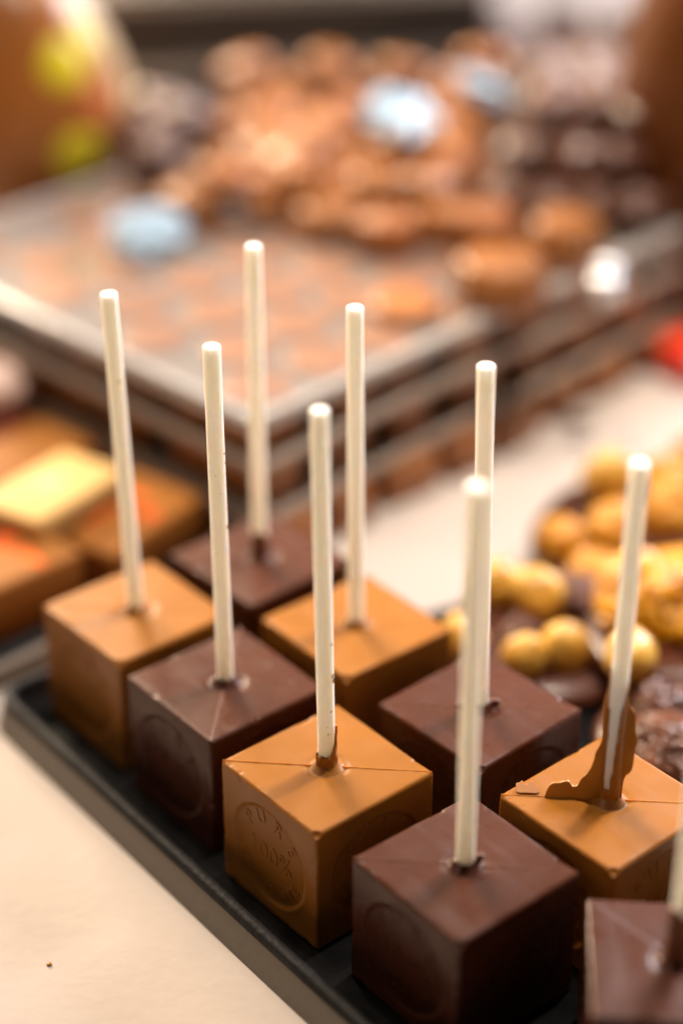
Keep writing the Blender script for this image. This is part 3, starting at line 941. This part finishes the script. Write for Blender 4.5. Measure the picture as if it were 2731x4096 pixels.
# dark truffles
tr = [to_mesh(lump_bm(.0100, 51 + k, .22, 1.5, (1.1, 1, .75), 4, wr=.25, wfreq=3), 'dark_truffle') for k in range(4)]
n_ = 0
for lv, (rows_, cols_) in enumerate(((7, 4), (6, 3), (4, 3))):
    for r_ in range(rows_):
        for k in range(cols_):
            x = 62 + lv * 8 + k * 16 + (r_ % 2) * 6 + rnd.uniform(-3, 3) + r_ * 1.2
            y = 296 + lv * 12 + r_ * 17 + rnd.uniform(-3, 3) - k * 2.5
            o = link('dark_truffle', tr[n_ % 4], M['truffle'], None, (x / 1000, y / 1000, LZ + .0075 + lv * .0125), (rnd.uniform(-.3, .3), rnd.uniform(-.3, .3), rnd.uniform(0, 6)))
            n_ += 1
            tag(o, 'grey-brown truffle in the heap\'s %s layer, %s from left in the %s row' % (['bottom', 'middle', 'top'][lv], ORD[k], ORD[r_]), 'truffle', 'heap of dark truffles on the tray lid')

# a few dark pieces by the left end of the slab
for i, (x, y, sc_, lab) in enumerate(((-72, 354, 1.1, 'dark chocolate lump behind the spotted egg side of the heap'), (-58, 366, 1.2, 'dark chocolate lump touching the back left discs'),
                                      (-66, 333, 1.0, 'dark chocolate lump left of the milk disc row'), (-70, 380, 1.2, 'dark chocolate lump before the grey metal case'))):
    o = link('dark_truffle', tr[i % 4], M['truffle'], None, (x / 1000, y / 1000, LZ + .0094 * sc_), (0, 0, i))
    o.scale = (sc_, sc_, sc_)
    tag(o, lab, 'truffle', 'dark lumps left of the milk discs')
# added scraps and balls standing in for bluish-white glints
def scrap(x, y, z, s, seed, label, sq=(1.1, .9, .32)):
    b = lump_bm(s, seed, .35, 1.6, sq, 3, wr=.3, wfreq=2.2)
    me_ = to_mesh(b, 'glint_scrap', False)
    tag(link('glint_scrap', me_, M['film'], None, (x / 1000, y / 1000, z), (R(24), 0, seed * .3)), label, 'film scrap', 'scraps coloured as pale glints')
scrap(-63.8, 268.5, LZ + .0065, .0125, 2, 'scrap coloured as a blue-white film glint, left of the tallest stick, on the clear lid')
scrap(24.5, 322.0, LZ + .0300, .0145, 4, 'widest scrap coloured as a film glint, lying on the milk discs in the middle', (1.25, .85, .32))
scrap(57.0, 350.0, LZ + .0300, .0125, 6, 'scrap coloured as a film glint between the milk discs and the dark truffles')
ball = to_mesh(lump_bm(.0052, 5, .12, 2.0, (1, 1, .95), 3), 'glint_bead')
for x, y, lab in ((-34.0, 294.0, 'stand-in glint ball left in front of the milk disc heap'), (60.0, 246.0, 'stand-in glint ball between the two discs at the right side'),
                  (90.7, 237.9, 'upper stand-in glint ball of the pair near the right side of the tray'), (88.5, 224.5, 'lower stand-in glint ball of the pair near the right side of the tray'),
                  (126.0, 318.0, 'bluish stand-in glint ball in front of the brown egg')):
    tag(link('glint_ball', ball, M['glint'], None, (x / 1000, y / 1000, LZ + .0050)), lab, 'foil ball', 'stand-in glint balls')

# ---------------------------------------------------------------- eggs
def egg_bm(rx, rz):
    prof = []
    n = 40
    for i in range(n + 1):
        a = -math.pi / 2 + math.pi * i / n
        zz = math.sin(a) * rz
        rr = math.cos(a) * rx * (1 - 0.13 * math.sin(a))
        prof.append((max(rr, 0), zz))
    prof[0] = (0, -rz); prof[-1] = (0, rz)
    return lathe_bm(prof, 72)
def egg_patch(parent, rx, rz, az, el, ra, re, m, name, seed):
    bm_ = bmesh.new()
    def pt(a, e, off):
        rr = math.cos(e) * rx * (1 - 0.13 * math.sin(e)) + off
        return (rr * math.cos(a), rr * math.sin(a), math.sin(e) * (rz + off))
    n, rings = 22, 5
    cen = bm_.verts.new(pt(az, el, .0006))
    prev = None
    for k in range(1, rings + 1):
        ring = []
        for i in range(n):
            t_ = 2 * math.pi * i / n
            q = k / rings * (1 + .18 * noise.noise(Vector((math.cos(t_), math.sin(t_), seed))))
            ring.append(bm_.verts.new(pt(az + ra * q * math.cos(t_), el + re * q * math.sin(t_), .0006 if k < rings else -.0002)))
        for i in range(n):
            j = (i + 1) % n
            if prev is None:
                bm_.faces.new((cen, ring[i], ring[j]))
            else:
                bm_.faces.new((prev[i], ring[i], ring[j], prev[j]))
        prev = ring
    return link(name, to_mesh(bm_, name), M[m], parent)
ERX, ERZ = 0.0430, 0.062
eg = tag(empty('chocolate_egg', (-0.1215, 0.3800, ERZ - .0022)), 'large milk chocolate egg with yellow-green spots and a pale band at upper left', 'chocolate egg')
link('egg_shell', to_mesh(egg_bm(ERX, ERZ), 'egg_shell'), M['egg_milk'], eg)
def band(parent, rx, rz, az0, az1, m):
    bm_ = bmesh.new(); prev = None
    for i in range(41):
        e = R(-62 + 135 * i / 40)
        cur = []
        for k in range(6):
            a = az0 + (az1 - az0) * k / 5
            off = .0007 if 0 < k < 5 else -.0002
            rr = math.cos(e) * rx * (1 - .13 * math.sin(e)) + off
            cur.append(bm_.verts.new((rr * math.cos(a), rr * math.sin(a), math.sin(e) * (rz + off))))
        if prev:
            for k in range(5):
                bm_.faces.new((prev[k], cur[k], cur[k + 1], prev[k + 1]))
        prev = cur
    return link('pale_band', to_mesh(bm_, 'pale_band'), M[m], parent)
band(eg, ERX, ERZ, R(-18), R(12), 'egg_band')  # pale strip up the right side of the egg
egg_patch(eg, ERX, ERZ, R(-52), R(28), R(16), R(10), 'egg_spot', 'painted_spot', 1)
egg_patch(eg, ERX, ERZ, R(-53), R(-4), R(14), R(9), 'egg_spot', 'painted_spot', 2)
egg_patch(eg, ERX, ERZ, R(-28), R(36), R(10), R(9), 'egg_spot', 'painted_spot', 3)
egg_patch(eg, ERX, ERZ, R(-40), R(12), R(7), R(9), 'red_smudge', 'painted_spot', 4)
eg2 = tag(empty('chocolate_egg', (0.1420, 0.3250, 0.085 - .0022)), 'plain brown chocolate egg cut off by the upper right photo edge', 'chocolate egg')
link('egg_shell', to_mesh(egg_bm(0.040, 0.085), 'egg_shell'), M['egg_dark'], eg2)

# ---------------------------------------------------------------- far background
# dark metal display boxes behind the egg
def metal_case(x, y, z, rz, sx, sy, sz, label, nedge):
    t = tag(empty('metal_case', (x, y, z), rz), label, 'metal case')
    me_ = to_mesh(box_bm(sx, sy, sz, .002, 2), 'case_body'); flat_shade_big(me_)
    link('case_body', me_, M['shelf'], t)
    for k in range(nedge):
        zz = sz * (k + 1) / nedge - .008
        strip('case_edge', sx + .004, .006, .007, 0, -sy / 2 - .0025, zz, 'shelf_edge', t, .001)
    return t
metal_case(-0.030, 0.600, -0.0022, R(9), 0.190, 0.130, 0.074, 'dark grey metal case with bright horizontal edges behind the spotted egg', 2)
metal_case(-0.040, 0.850, -0.0022, R(9), 0.240, 0.130, 0.130, 'taller dark grey metal case farthest back at the upper left', 2)
# far heaps of dark chocolates on a low tray
tag(link('display_board', to_mesh(box_bm(.30, .17, .012, .002, 2), 'display_board'), M['shelf'], None, (.135, .575, -.0022), (0, 0, R(-8))), 'low dark board under the far chocolate heaps', 'board')
far = []
for r_ in range(4):
    for k in range(9):
        x = 0.028 + k * .029 + rnd.uniform(-.006, .006); y = .520 + r_ * .036 + rnd.uniform(-.008, .008)
        far.append((x, y, r_, k))
for x, y, r_, k in far:
    pale = (k < 3)
    o = link('far_chocolate', tr[(r_ + k) % 4], M['truffle'] if pale else M['far_truffle'], None, (x, y, .0098 + .0125), (0, 0, rnd.uniform(0, 6)))
    o.scale = (1.25, 1.25, 1.3)
    tag(o, 'dark chocolate on the far board, %s from left in the %s row' % (ORD[k], ORD[r_]), 'chocolate', 'far dark chocolates')
# red wrapper, right
t = tag(empty('red_packet', (0.1340, 0.2800, -0.0022), R(35)), 'small bright red wrapped packet on the paper at the right edge', 'packet')
me = to_mesh(box_bm(.034, .022, .014, .003, 3), 'packet_body'); flat_shade_big(me)
link('packet_body', me, M['red_wrap'], t)
